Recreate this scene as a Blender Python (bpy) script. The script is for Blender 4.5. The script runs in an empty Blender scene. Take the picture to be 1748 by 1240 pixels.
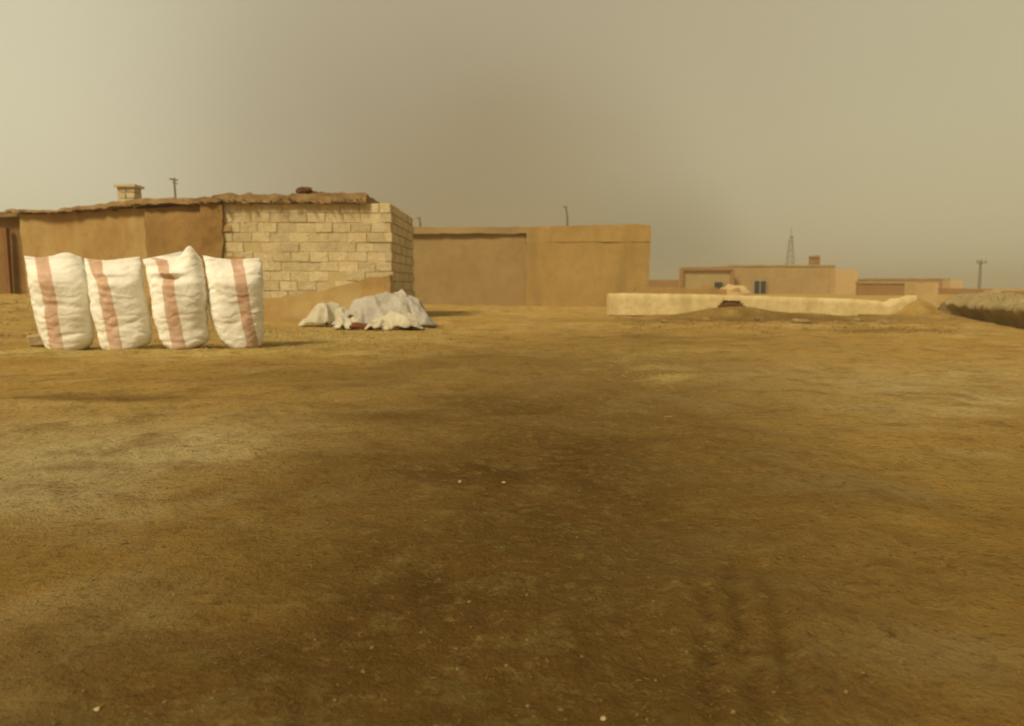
import bpy, bmesh, math, random
from mathutils import Vector, Matrix, noise
R = math.radians
scene = bpy.context.scene
COL = scene.collection
random.seed(7)

# ------------------------------------------------------------------ camera
F = 1262.0; CX, CY = 874.0, 620.0; HZ = 490.0; CAMH = 0.70
TH = math.atan((CY - HZ) / F)
cam = bpy.data.cameras.new('camera'); cam_o = bpy.data.objects.new('camera', cam); COL.objects.link(cam_o)
cam.sensor_width = 36; cam.lens = 36 * F / 1748.0
cam.clip_start = 0.05; cam.clip_end = 2500
cam_o.location = (0, 0, CAMH); cam_o.rotation_euler = (R(90) - TH, 0, 0)
cam.dof.use_dof = True; cam.dof.focus_distance = 2.3; cam.dof.aperture_fstop = 3.4
scene.camera = cam_o

def at(px, py, Y):
    """point at world depth Y seen at photo pixel (px, py)"""
    dx = (px - CX) / F; dy = (CY - py) / F
    k = Y / (math.cos(TH) + dy * math.sin(TH))
    return Vector((dx * k, Y, CAMH + k * (dy * math.cos(TH) - math.sin(TH))))
def gp(px, py):
    """flat ground point at photo pixel"""
    dx = (px - CX) / F; dy = (CY - py) / F
    dz = dy * math.cos(TH) - math.sin(TH)
    k = -CAMH / dz
    return (dx * k, (math.cos(TH) + dy * math.sin(TH)) * k)

# ------------------------------------------------------------------ world, sun
SUN_EL, SUN_AZ = 45, 218            # azimuth from +Y clockwise: behind the camera, to its left
w = bpy.data.worlds.new('World'); scene.world = w; w.use_nodes = True
nt = w.node_tree; nt.nodes.clear(); N = nt.nodes; L = nt.links
out = N.new('ShaderNodeOutputWorld'); bg = N.new('ShaderNodeBackground'); bg.inputs[1].default_value = 0.1
sky = N.new('ShaderNodeTexSky'); sky.sky_type = 'NISHITA'; sky.sun_disc = False
sky.sun_elevation = R(SUN_EL); sky.sun_rotation = R(SUN_AZ); sky.dust_density = 8; sky.air_density = 1.5
tc = N.new('ShaderNodeTexCoord')
def wmix(a, b, fac, f=None):
    m = N.new('ShaderNodeMix'); m.data_type = 'RGBA'
    if isinstance(a, tuple): m.inputs[6].default_value = a + (1,)
    else: L.new(a, m.inputs[6])
    if isinstance(b, tuple): m.inputs[7].default_value = b + (1,)
    else: L.new(b, m.inputs[7])
    if isinstance(fac, float): m.inputs[0].default_value = fac
    else: L.new(fac, m.inputs[0])
    return m.outputs[2]
def wmask(px, py, inner, outer):
    """soft patch of dust in the sky round a world direction"""
    d = (at(px, py, 100) - Vector((0, 0, CAMH))).normalized()
    v = N.new('ShaderNodeVectorMath'); v.operation = 'DISTANCE'
    nz = N.new('ShaderNodeTexNoise'); nz.inputs['Scale'].default_value = 2.2; nz.inputs['Detail'].default_value = 2
    L.new(tc.outputs['Generated'], nz.inputs['Vector'])
    L.new(tc.outputs['Generated'], v.inputs[0]); v.inputs[1].default_value = d
    ad = N.new('ShaderNodeMath'); ad.operation = 'MULTIPLY_ADD'; L.new(nz.outputs[0], ad.inputs[0])
    ad.inputs[1].default_value = 0.25; L.new(v.outputs['Value'], ad.inputs[2])
    r = N.new('ShaderNodeMapRange'); r.interpolation_type = 'SMOOTHERSTEP'
    r.inputs[1].default_value = inner + .125; r.inputs[2].default_value = outer + .125
    r.inputs[3].default_value = 1; r.inputs[4].default_value = 0
    L.new(ad.outputs[0], r.inputs[0]); return r.outputs[0]
def c10(r, g, b, k=10.0): return (r * k, g * k, b * k)
def wscale(s, k):
    m = N.new('ShaderNodeMath'); m.operation = 'MULTIPLY'; L.new(s, m.inputs[0]); m.inputs[1].default_value = k; return m.outputs[0]
dust = c10(.455, .375, .225)
c = wmix(dust, c10(.73, .665, .45), wmask(-230, 240, .0, .74))
c = wmix(c, c10(.57, .495, .29), wscale(wmask(1950, 300, .0, .80), .95))
c = wmix(c, c10(.30, .215, .125), wscale(wmask(560, 250, .0, .34), .45))
c = wmix(c, c10(.30, .205, .085), wscale(wmask(850, 400, .0, .34), .55))
c = wmix(c, c10(.25, .215, .115), wscale(wmask(1130, 500, .0, .17), .60))
c = wmix(sky.outputs[0], c, 0.88)
L.new(c, bg.inputs[0]); L.new(bg.outputs[0], out.inputs[0])

sl = bpy.data.lights.new('sun', 'SUN'); so = bpy.data.objects.new('sun', sl); COL.objects.link(so)
sl.energy = 3.6; sl.angle = R(13); sl.color = (1.0, .86, .60)
az = R(SUN_AZ); el = R(SUN_EL)
sd = Vector((math.sin(az) * math.cos(el), math.cos(az) * math.cos(el), math.sin(el)))
so.rotation_euler = sd.to_track_quat('Z', 'Y').to_euler()
scene.view_settings.view_transform = 'Standard'; scene.view_settings.look = 'None'
scene.view_settings.exposure = 0.0; scene.view_settings.gamma = 1.0

# ------------------------------------------------------------------ helpers
def tag(o, label=None, cat=None, group=None, kind=None):
    if label: o['label'] = label
    if cat: o['category'] = cat
    if group: o['group'] = group
    if kind: o['kind'] = kind
    return o
def empty(name, loc, label, cat, group=None):
    o = bpy.data.objects.new(name, None); COL.objects.link(o); o.location = loc
    o.empty_display_size = .2
    return tag(o, label, cat, group)
def link(name, vs, fs, mat, parent=None, smooth=True, loc=None):
    """world-space verts -> one mesh object whose origin is at its base"""
    vs = [Vector(v) for v in vs]
    if parent is not None:
        org = Vector(parent.location); q_ = parent.parent
        while q_ is not None: org += q_.location; q_ = q_.parent
    elif loc is not None: org = Vector(loc)
    else:
        org = Vector((sum(v.x for v in vs) / len(vs), sum(v.y for v in vs) / len(vs), min(v.z for v in vs)))
    me = bpy.data.meshes.new(name); me.from_pydata([v - org for v in vs], [], fs); me.update()
    bm = bmesh.new(); bm.from_mesh(me); bmesh.ops.recalc_face_normals(bm, faces=bm.faces); bm.to_mesh(me); bm.free()
    o = bpy.data.objects.new(name, me); COL.objects.link(o)
    if mat: me.materials.append(mat)
    if smooth:
        me.polygons.foreach_set('use_smooth', [True] * len(me.polygons)); me.set_sharp_from_angle(angle=R(52))
    if parent is not None: o.parent = parent
    else: o.location = org
    return o
def fbm(p, s, oct=4, seed=0.0):
    return noise.fractal(Vector((p[0] * s + seed, p[1] * s + seed * 1.7, (p[2] if len(p) > 2 else 0) * s + seed * .3)), 1.0, 2.0, oct)
def sst(a, b, x):
    t = (x - a) / (b - a); t = 0 if t < 0 else 1 if t > 1 else t
    return t * t * (3 - 2 * t)
def interp(pts, x):
    if x <= pts[0][0]: return pts[0][1]
    for (a, va), (b, vb) in zip(pts, pts[1:]):
        if x <= b: return va + (vb - va) * (x - a) / (b - a)
    return pts[-1][1]

class MB:
    def __init__(s): s.v = []; s.f = []
    def add(s, vs, fs):
        n = len(s.v); s.v += [Vector(v) for v in vs]; s.f += [tuple(i + n for i in f) for f in fs]
    def box(s, c, size, rot=None, jit=0.0):
        x, y, z = size[0] / 2, size[1] / 2, size[2] / 2
        vs = []
        for a in (-x, x):
            for b in (-y, y):
                for d in (-z, z):
                    v = Vector((a + random.uniform(-jit, jit), b + random.uniform(-jit, jit), d + random.uniform(-jit, jit)))
                    if rot: v = rot @ v
                    vs.append(v + Vector(c))
        s.add(vs, [(0, 1, 3, 2), (4, 6, 7, 5), (0, 4, 5, 1), (2, 3, 7, 6), (0, 2, 6, 4), (1, 5, 7, 3)])
    def tube(s, pts, radii, n=7):
        pts = [Vector(p) for p in pts]
        if not isinstance(radii, (list, tuple)): radii = [radii] * len(pts)
        base = len(s.v)
        for i, p in enumerate(pts):
            d = (pts[min(i + 1, len(pts) - 1)] - pts[max(i - 1, 0)]).normalized()
            a = d.orthogonal().normalized(); b = d.cross(a)
            for k in range(n):
                t = 2 * math.pi * k / n
                s.v.append(p + (a * math.cos(t) + b * math.sin(t)) * radii[i])
        for i in range(len(pts) - 1):
            for k in range(n):
                s.f.append((base + i * n + k, base + i * n + (k + 1) % n, base + (i + 1) * n + (k + 1) % n, base + (i + 1) * n + k))
        s.f.append(tuple(base + k for k in range(n))[::-1]); s.f.append(tuple(base + (len(pts) - 1) * n + k for k in range(n)))
    def blob(s, c, r, seed=0.0, rough=.25, n=12, flat=0.0):
        """uneven lump: rounded stone, clod or bundle"""
        base = len(s.v); m = n // 2
        rings = []
        for i in range(m + 1):
            ph = math.pi * i / m; ring = []
            for k in range(n):
                t = 2 * math.pi * k / n
                d = Vector((math.sin(ph) * math.cos(t), math.sin(ph) * math.sin(t), math.cos(ph)))
                q = 1 + rough * noise.noise(d * 1.7 + Vector((seed, seed * 2, 0)))
                p = Vector((d.x * r[0] * q, d.y * r[1] * q, d.z * r[2] * q)) + Vector(c)
                if flat and p.z < c[2] - r[2] * flat: p.z = c[2] - r[2] * flat
                ring.append(len(s.v)); s.v.append(p)
            rings.append(ring)
        for i in range(m):
            for k in range(n):
                s.f.append((rings[i][k], rings[i][(k + 1) % n], rings[i + 1][(k + 1) % n], rings[i + 1][k]))
    def build(s, name, mat, parent=None, smooth=False, loc=None):
        return link(name, s.v, s.f, mat, parent, smooth, loc)

def rough_box(p0, ang, Lx, D, z0, z1, step, amp, sc=1.3, top=None, bot=None, push=None, seed=0.0, taper=0.0):
    """gridded block; p0 = front-left foot (x,y), ang = turn about z, extends +x' and +y' ; returns verts, faces"""
    nx = max(2, int(Lx / step)); ny = max(1, int(D / step)); nz = max(2, int((z1 - z0) / step))
    ca, sa = math.cos(ang), math.sin(ang)
    idx = {}; vs = []; fs = []
    def vid(i, j, k):
        key = (i, j, k)
        if key in idx: return idx[key]
        u = i / nx; vv = j / ny; t = k / nz
        zb = z0 if bot is None else bot(u); zt = z1 if top is None else top(u)
        x = u * Lx; y = vv * D; z = zb + (zt - zb) * t
        if taper:
            y = y + (D / 2 - y) * taper * t
            x = x + (Lx / 2 - x) * min(1, taper * D / Lx) * t
        if push: y += push(u, z) * (1 - vv)
        P = Vector((x, y, z))
        q = P * sc + Vector((seed, seed, seed))
        nv = noise.noise_vector(q) + 0.5 * noise.noise_vector(q * 2.7) + .25 * noise.noise_vector(q * 7)
        P += nv * amp
        W = Vector((p0[0] + P.x * ca - P.y * sa, p0[1] + P.x * sa + P.y * ca, P.z))
        idx[key] = len(vs); vs.append(W); return idx[key]
    for i in range(nx):
        for k in range(nz):
            fs.append((vid(i, 0, k), vid(i + 1, 0, k), vid(i + 1, 0, k + 1), vid(i, 0, k + 1)))
            fs.append((vid(i, ny, k), vid(i, ny, k + 1), vid(i + 1, ny, k + 1), vid(i + 1, ny, k)))
    for j in range(ny):
        for k in range(nz):
            fs.append((vid(0, j, k), vid(0, j, k + 1), vid(0, j + 1, k + 1), vid(0, j + 1, k)))
            fs.append((vid(nx, j, k), vid(nx, j + 1, k), vid(nx, j + 1, k + 1), vid(nx, j, k + 1)))
    for i in range(nx):
        for j in range(ny):
            fs.append((vid(i, j, nz), vid(i + 1, j, nz), vid(i + 1, j + 1, nz), vid(i, j + 1, nz)))
            fs.append((vid(i, j, 0), vid(i, j + 1, 0), vid(i + 1, j + 1, 0), vid(i + 1, j, 0)))
    return vs, fs

# ------------------------------------------------------------------ materials
def mat_new(name):
    m = bpy.data.materials.new(name); m.use_nodes = True
    return m, m.node_tree.nodes, m.node_tree.links, m.node_tree.nodes['Principled BSDF']
def rough_mat(name, cols, scale=1.0, bump=.4, bscale=14, rough=.95, fine=60, stain=None, island=0.0, stretch=(1, 1, 1), bdist=.03):
    """dry mineral or woven surface: 3 tones mixed by noise at two scales, with relief"""
    m, n, l, b = mat_new(name)
    b.inputs['Roughness'].default_value = rough; b.inputs['Specular IOR Level'].default_value = .15
    t = n.new('ShaderNodeTexCoord'); mp = n.new('ShaderNodeMapping'); mp.inputs['Scale'].default_value = stretch
    l.new(t.outputs['Object'], mp.inputs[0]); V = mp.outputs[0]
    def nz(s, d=6, r=.6):
        k = n.new('ShaderNodeTexNoise'); k.inputs['Scale'].default_value = s; k.inputs['Detail'].default_value = d
        k.inputs['Roughness'].default_value = r; l.new(V, k.inputs['Vector']); return k.outputs[0]
    def ramp(src, a, bb, p0=.35, p1=.65):
        k = n.new('ShaderNodeValToRGB'); k.color_ramp.elements[0].position = p0; k.color_ramp.elements[1].position = p1
        k.color_ramp.elements[0].color = a + (1,); k.color_ramp.elements[1].color = bb + (1,); l.new(src, k.inputs[0]); return k.outputs[0]
    c = ramp(nz(scale), cols[0], cols[1])
    mx = n.new('ShaderNodeMix'); mx.data_type = 'RGBA'; l.new(c, mx.inputs[6]); mx.inputs[7].default_value = cols[2] + (1,)
    r2 = n.new('ShaderNodeMapRange'); r2.inputs[1].default_value = .45; r2.inputs[2].default_value = .75; l.new(nz(scale * 5.3, 8, .7), r2.inputs[0])
    r2.inputs[4].default_value = .8; l.new(r2.outputs[0], mx.inputs[0]); c = mx.outputs[2]
    if stain:
        m2 = n.new('ShaderNodeMix'); m2.data_type = 'RGBA'; l.new(c, m2.inputs[6]); m2.inputs[7].default_value = stain + (1,)
        mp2 = n.new('ShaderNodeMapping'); mp2.inputs['Scale'].default_value = (1.2, 1.2, .25); l.new(t.outputs['Object'], mp2.inputs[0])
        k = n.new('ShaderNodeTexNoise'); k.inputs['Scale'].default_value = 1.1; k.inputs['Detail'].default_value = 4; l.new(mp2.outputs[0], k.inputs['Vector'])
        r3 = n.new('ShaderNodeMapRange'); r3.inputs[1].default_value = .52; r3.inputs[2].default_value = .68; r3.inputs[4].default_value = .75
        l.new(k.outputs[0], r3.inputs[0]); l.new(r3.outputs[0], m2.inputs[0]); c = m2.outputs[2]
    g = n.new('ShaderNodeGamma'); l.new(c, g.inputs[0]); c = g.outputs[0]
    if island:
        ge = n.new('ShaderNodeNewGeometry'); hs = n.new('ShaderNodeHueSaturation'); l.new(c, hs.inputs['Color'])
        rr = n.new('ShaderNodeMapRange'); rr.inputs[3].default_value = 1 - island; rr.inputs[4].default_value = 1 + island
        l.new(ge.outputs['Random Per Island'], rr.inputs[0]); l.new(rr.outputs[0], hs.inputs['Value']); c = hs.outputs[0]
    l.new(c, b.inputs['Base Color'])
    bp = n.new('ShaderNodeBump'); bp.inputs['Strength'].default_value = bump; bp.inputs['Distance'].default_value = bdist
    ad = n.new('ShaderNodeMath'); ad.operation = 'ADD'; l.new(nz(bscale, 8, .65), ad.inputs[0]); l.new(nz(fine, 4), ad.inputs[1])
    l.new(ad.outputs[0], bp.inputs['Height']); l.new(bp.outputs[0], b.inputs['Normal'])
    return m
M = {}
M['mud'] = rough_mat('mud_plaster', [(.37, .235, .08), (.44, .285, .105), (.30, .18, .058)], .9, .8, 7, stain=(.44, .32, .13))
M['mud_dark'] = rough_mat('dark_mud_plaster', [(.26, .15, .048), (.33, .20, .068), (.21, .115, .038)], .9, .8, 7)
M['mud_red'] = rough_mat('red_mud_plaster', [(.22, .10, .035), (.28, .135, .05), (.18, .08, .03)], .6, .5, 9)
M['mud_roof'] = rough_mat('mud_roof_edge', [(.32, .19, .07), (.52, .36, .17), (.11, .055, .02)], 2.6, 1.0, 10, fine=40, stretch=(1, 1, 3))
M['mortar'] = rough_mat('mortar', [(.50, .39, .19), (.55, .44, .23), (.42, .30, .13)], 2, .6, 20)
M['block'] = rough_mat('concrete_block', [(.56, .455, .25), (.66, .56, .34), (.44, .32, .145)], 2.6, .9, 13, island=.13)
M['plaster'] = rough_mat('pale_plaster', [(.56, .45, .215), (.66, .54, .28), (.44, .32, .14)], 1.1, .5, 8, stain=(.46, .34, .15))
M['olive'] = rough_mat('olive_plaster', [(.34, .25, .10), (.40, .30, .13), (.28, .20, .08)], .15, .4, 3)
M['far_mud'] = rough_mat('far_mud_plaster', [(.34, .235, .095), (.41, .29, .125), (.28, .185, .07)], .35, .6, 3)
M['far_light'] = rough_mat('far_light_plaster', [(.48, .335, .15), (.55, .39, .18), (.41, .28, .12)], .4, .6, 3)
M['far_dark'] = rough_mat('far_dark_mud', [(.27, .145, .05), (.32, .18, .065), (.22, .115, .04)], .2, .5, 3)
M['orange'] = rough_mat('orange_plaster', [(.37, .245, .08), (.43, .285, .10), (.31, .195, .06)], .5, .7, 6, stain=(.30, .20, .07))
M['earth'] = rough_mat('banked_earth', [(.27, .185, .07), (.34, .24, .10), (.20, .13, .045)], 1.5, 1.0, 9, fine=40)
M['bank'] = rough_mat('dry_grass_bank', [(.37, .285, .13), (.44, .34, .16), (.27, .20, .08)], 1.2, 1.0, 14, fine=70)
M['opening'] = rough_mat('dark_opening', [(.03, .022, .012), (.04, .03, .015), (.025, .02, .01)], 2, .2)
M['frame'] = rough_mat('weathered_frame', [(.33, .30, .22), (.40, .36, .26), (.25, .22, .15)], 3, .2)
M['metal'] = rough_mat('weathered_metal', [(.16, .14, .09), (.22, .19, .12), (.12, .09, .05)], 4, .2, rough=.7)
M['wood'] = rough_mat('weathered_pole', [(.16, .105, .05), (.22, .15, .07), (.11, .07, .03)], 3, .4)
M['rag'] = rough_mat('dark_rag', [(.10, .045, .02), (.15, .07, .03), (.06, .03, .015)], 5, .6)
M['redrag'] = rough_mat('red_brown_rag', [(.15, .05, .025), (.20, .075, .035), (.09, .03, .015)], 5, .6)
M['crumb'] = rough_mat('soil_crumb', [(.17, .11, .04), (.22, .15, .055), (.12, .07, .025)], 9, .5, island=.2)
M['stone'] = rough_mat('pale_stone', [(.34, .26, .13), (.42, .33, .18), (.26, .18, .08)], 9, .5, island=.2)
M['tank'] = rough_mat('pale_block', [(.52, .42, .24), (.58, .48, .29), (.42, .32, .17)], 3, .4)
M['straw'] = rough_mat('straw', [(.30, .21, .07), (.36, .26, .09), (.22, .15, .045)], 5, .2, island=.35)
M['dull'] = rough_mat('dull_mud_plaster', [(.30, .205, .085), (.35, .245, .105), (.25, .165, .065)], .4, .4, 6)
M['sheet'] = rough_mat('plastic_sheet', [(.40, .36, .29), (.50, .46, .38), (.33, .28, .21)], 2.2, .7, 9, rough=.6)
M['sheet_white'] = rough_mat('white_empty_sack', [(.52, .47, .33), (.62, .56, .41), (.42, .35, .22)], 2.5, .7, 10, rough=.7)

# woven sack with one printed stripe; UV x is the distance from the stripe centre
def sack_mat():
    m, n, l, b = mat_new('woven_sack')
    b.inputs['Roughness'].default_value = .62; b.inputs['Specular IOR Level'].default_value = .3
    uv = n.new('ShaderNodeUVMap'); sp = n.new('ShaderNodeSeparateXYZ'); l.new(uv.outputs[0], sp.inputs[0])
    t = n.new('ShaderNodeTexCoord')
    nz = n.new('ShaderNodeTexNoise'); nz.inputs['Scale'].default_value = 4; nz.inputs['Detail'].default_value = 6; l.new(t.outputs['Object'], nz.inputs['Vector'])
    cr = n.new('ShaderNodeValToRGB'); cr.color_ramp.elements[0].position = .35; cr.color_ramp.elements[1].position = .62
    cr.color_ramp.elements[0].color = (.72, .68, .55, 1); cr.color_ramp.elements[1].color = (.86, .84, .75, 1); l.new(nz.outputs[0], cr.inputs[0])
    ab = n.new('ShaderNodeMath'); ab.operation = 'ABSOLUTE'; l.new(sp.outputs[0], ab.inputs[0])
    mr = n.new('ShaderNodeMapRange'); mr.inputs[1].default_value = .088; mr.inputs[2].default_value = .104; mr.inputs[3].default_value = 1; mr.inputs[4].default_value = 0
    l.new(ab.outputs[0], mr.inputs[0])
    n2 = n.new('ShaderNodeTexNoise'); n2.inputs['Scale'].default_value = 13; n2.inputs['Detail'].default_value = 5; l.new(t.outputs['Object'], n2.inputs['Vector'])
    r2 = n.new('ShaderNodeMapRange'); r2.inputs[1].default_value = .3; r2.inputs[2].default_value = .7; r2.inputs[3].default_value = .95; r2.inputs[4].default_value = .65
    l.new(n2.outputs[0], r2.inputs[0])
    mu = n.new('ShaderNodeMath'); mu.operation = 'MULTIPLY'; l.new(mr.outputs[0], mu.inputs[0]); l.new(r2.outputs[0], mu.inputs[1])
    mx = n.new('ShaderNodeMix'); mx.data_type = 'RGBA'; l.new(mu.outputs[0], mx.inputs[0]); l.new(cr.outputs[0], mx.inputs[6]); mx.inputs[7].default_value = (.50, .27, .145, 1)
    # dusty foot
    r3 = n.new('ShaderNodeMapRange'); r3.inputs[1].default_value = .16; r3.inputs[2].default_value = 0; r3.inputs[4].default_value = .45; l.new(sp.outputs[1], r3.inputs[0])
    m2 = n.new('ShaderNodeMix'); m2.data_type = 'RGBA'; l.new(r3.outputs[0], m2.inputs[0]); l.new(mx.outputs[2], m2.inputs[6]); m2.inputs[7].default_value = (.42, .29, .13, 1)
    l.new(m2.outputs[2], b.inputs['Base Color'])
    wv = n.new('ShaderNodeTexWave'); wv.bands_direction = 'Z'; wv.inputs['Scale'].default_value = 3.2; wv.inputs['Distortion'].default_value = 9; wv.inputs['Detail'].default_value = 3
    wv.inputs['Detail Scale'].default_value = 1.6; l.new(t.outputs['Object'], wv.inputs['Vector'])
    ad = n.new('ShaderNodeMath'); ad.operation = 'ADD'; l.new(wv.outputs['Fac'], ad.inputs[0]); l.new(n2.outputs[0], ad.inputs[1])
    bp = n.new('ShaderNodeBump'); bp.inputs['Strength'].default_value = .35; bp.inputs['Distance'].default_value = .012
    l.new(ad.outputs[0], bp.inputs['Height']); l.new(bp.outputs[0], b.inputs['Normal'])
    return m
M['sack'] = sack_mat()

# ground: soil with pale, darkened and straw-strewn areas (attributes on the land; darkening includes painted view-angle shade)
def ground_mat():
    m, n, l, b = mat_new('soil')
    b.inputs['Roughness'].default_value = 1; b.inputs['Specular IOR Level'].default_value = .05
    t = n.new('ShaderNodeTexCoord'); V = t.outputs['Object']
    def nz(s, d=6, r=.6, vec=V):
        k = n.new('ShaderNodeTexNoise'); k.inputs['Scale'].default_value = s; k.inputs['Detail'].default_value = d
        k.inputs['Roughness'].default_value = r; l.new(vec, k.inputs['Vector']); return k.outputs[0]
    def mix(a, bb, fac):
        k = n.new('ShaderNodeMix'); k.data_type = 'RGBA'
        for s, i in ((a, 6), (bb, 7)):
            if isinstance(s, tuple): k.inputs[i].default_value = s + (1,)
            else: l.new(s, k.inputs[i])
        l.new(fac, k.inputs[0]); return k.outputs[2]
    def mr(s, a, bb, c=0, d=1):
        k = n.new('ShaderNodeMapRange'); k.inputs[1].default_value = a; k.inputs[2].default_value = bb
        k.inputs[3].default_value = c; k.inputs[4].default_value = d; l.new(s, k.inputs[0]); return k.outputs[0]
    def attr(nm):
        k = n.new('ShaderNodeAttribute'); k.attribute_name = nm; return k.outputs['Fac']
    c = mix((.395, .240, .055), (.495, .322, .092), mr(nz(.8, 8, .65), .35, .65))
    c = mix(c, (.60, .47, .215), attr('pale'))
    c = mix(c, (.118, .066, .014), attr('dark_soil_shade'))
    c = mix(c, (.55, .42, .14), attr('straw'))
    c = mix(c, (.19, .098, .026), mr(nz(2.6, 8, .78), .49, .64, 0, .62))
    c = mix(c, (.30, .23, .07), mr(nz(5.5, 6, .75), .52, .66, 0, .35))
    c = mix(c, (.17, .085, .022), mr(nz(8.5, 8, .78), .55, .68, 0, .40))
    c = mix(c, (.34, .23, .075), mr(nz(19, 8, .8), .53, .70, 0, .7))
    c = mix(c, (.085, .045, .014), mr(nz(27, 8, .8), .53, .68, 0, .75))
    c = mix(c, (.07, .04, .014), mr(nz(120, 4, .7), .58, .72, 0, .55))
    l.new(c, b.inputs['Base Color'])
    h = n.new('ShaderNodeMath'); h.operation = 'ADD'; l.new(nz(11, 8, .7), h.inputs[0])
    h2 = n.new('ShaderNodeMath'); h2.operation = 'MULTIPLY_ADD'; l.new(nz(70, 6, .75), h2.inputs[0]); h2.inputs[1].default_value = .35; l.new(h.outputs[0], h2.inputs[2])
    bp = n.new('ShaderNodeBump'); bp.inputs['Strength'].default_value = 1.0; bp.inputs['Distance'].default_value = .05
    l.new(h2.outputs[0], bp.inputs['Height']); l.new(bp.outputs[0], b.inputs['Normal'])
    return m
M['ground'] = ground_mat()

# ------------------------------------------------------------------ ground
def bump2(x, y, cx, cy, rx, ry, h, p=2):
    d = ((x - cx) / rx) ** 2 + ((y - cy) / ry) ** 2
    return h * math.exp(-d ** (p / 2)) if d < 9 else 0
RUTS = [[gp(1195, 1010), gp(1205, 1090), gp(1215, 1200), gp(1230, 1400)], [gp(1240, 960), gp(1262, 1080), gp(1300, 1215), gp(1335, 1400)], [gp(1290, 960), gp(1318, 1040), gp(1350, 1180), gp(1420, 1400)]]
def seg_d(px, py, a, b):
    ax, ay = a; bx, by = b; dx, dy = bx - ax, by - ay
    t = max(0, min(1, ((px - ax) * dx + (py - ay) * dy) / (dx * dx + dy * dy)))
    return math.hypot(px - ax - t * dx, py - ay - t * dy)
MND = at(1250, 530, 16.9)
def gz(x, y):
    z = 0.0
    z += .52 * sst(10, 18.3, y) * sst(-6.3, -11.5, x) * (1 - sst(60, 120, y))        # rise to the mud house on the left
    z += .10 * sst(14.2, 15.8, y) * sst(-7, -5.5, x) * (1 - sst(-3, -1.5, x)) * .5
    z += bump2(x, y, MND.x, 17.0, .8, .5, .22) + bump2(x, y, MND.x + 1.2, 16.9, 1.1, .5, .10) + bump2(x, y, MND.x - 1.2, 16.9, 1.1, .4, .08)
    q = at(1570, 530, 17.2); z += bump2(x, y, q.x, 17.2, .36, .45, .40)
    q = at(1530, 530, 16.6); z += bump2(x, y, q.x, 16.6, 1.5, .7, .08)
    q = at(1500, 555, 13.6); z += bump2(x, y, q.x, 13.2, 1.6, .35, .05)
    z += .035 * fbm((x, y), .35, 3, 3) * sst(1, 4, y)
    if y < 30: z += (.018 + .014 * sst(4, 9, y)) * fbm((x, y), 1.5, 4, 9)
    if y < 9:
        z += .013 * fbm((x, y), 5.5, 4, 5)
        if y < 4 and 0 < x < 2.5:
            for rut in RUTS:
                d = min(seg_d(x, y, a, b) for a, b in zip(rut, rut[1:]))
                k = .7 + .6 * fbm((x, y), 5, 2, 2)
                z += (-.013 * math.exp(-(d / .020) ** 2) + .008 * math.exp(-((d - .05) / .022) ** 2)) * k * sst(2.1, 1.45, y)
    return z
def graded(lo, hi, bands):
    """bands: list of (limit, step) from 0 outward for positive side"""
    out = [0.0]
    for lim, st in bands:
        while out[-1] < lim: out.append(out[-1] + st)
    st = bands[-1][1]
    while out[-1] < hi: st *= 1.22; out.append(out[-1] + st)
    return out
xp = graded(0, 480, [(1.3, .018), (3.2, .035), (9, .09), (17, .2)])
xs = [-v for v in xp[:0:-1]] + xp
yp = graded(0, 620, [(.9, .05), (2.2, .016), (4.6, .035), (10, .09), (20, .18)])
yn = graded(0, 60, [(1, .3)])
ys = [-v for v in yn[:0:-1]] + yp
vs = []; A_p, A_d, A_s = [], [], []
def gauss(x, y, c, rx, ry): return math.exp(-((x - c[0]) / rx) ** 2 - ((y - c[1]) / ry) ** 2)
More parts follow.
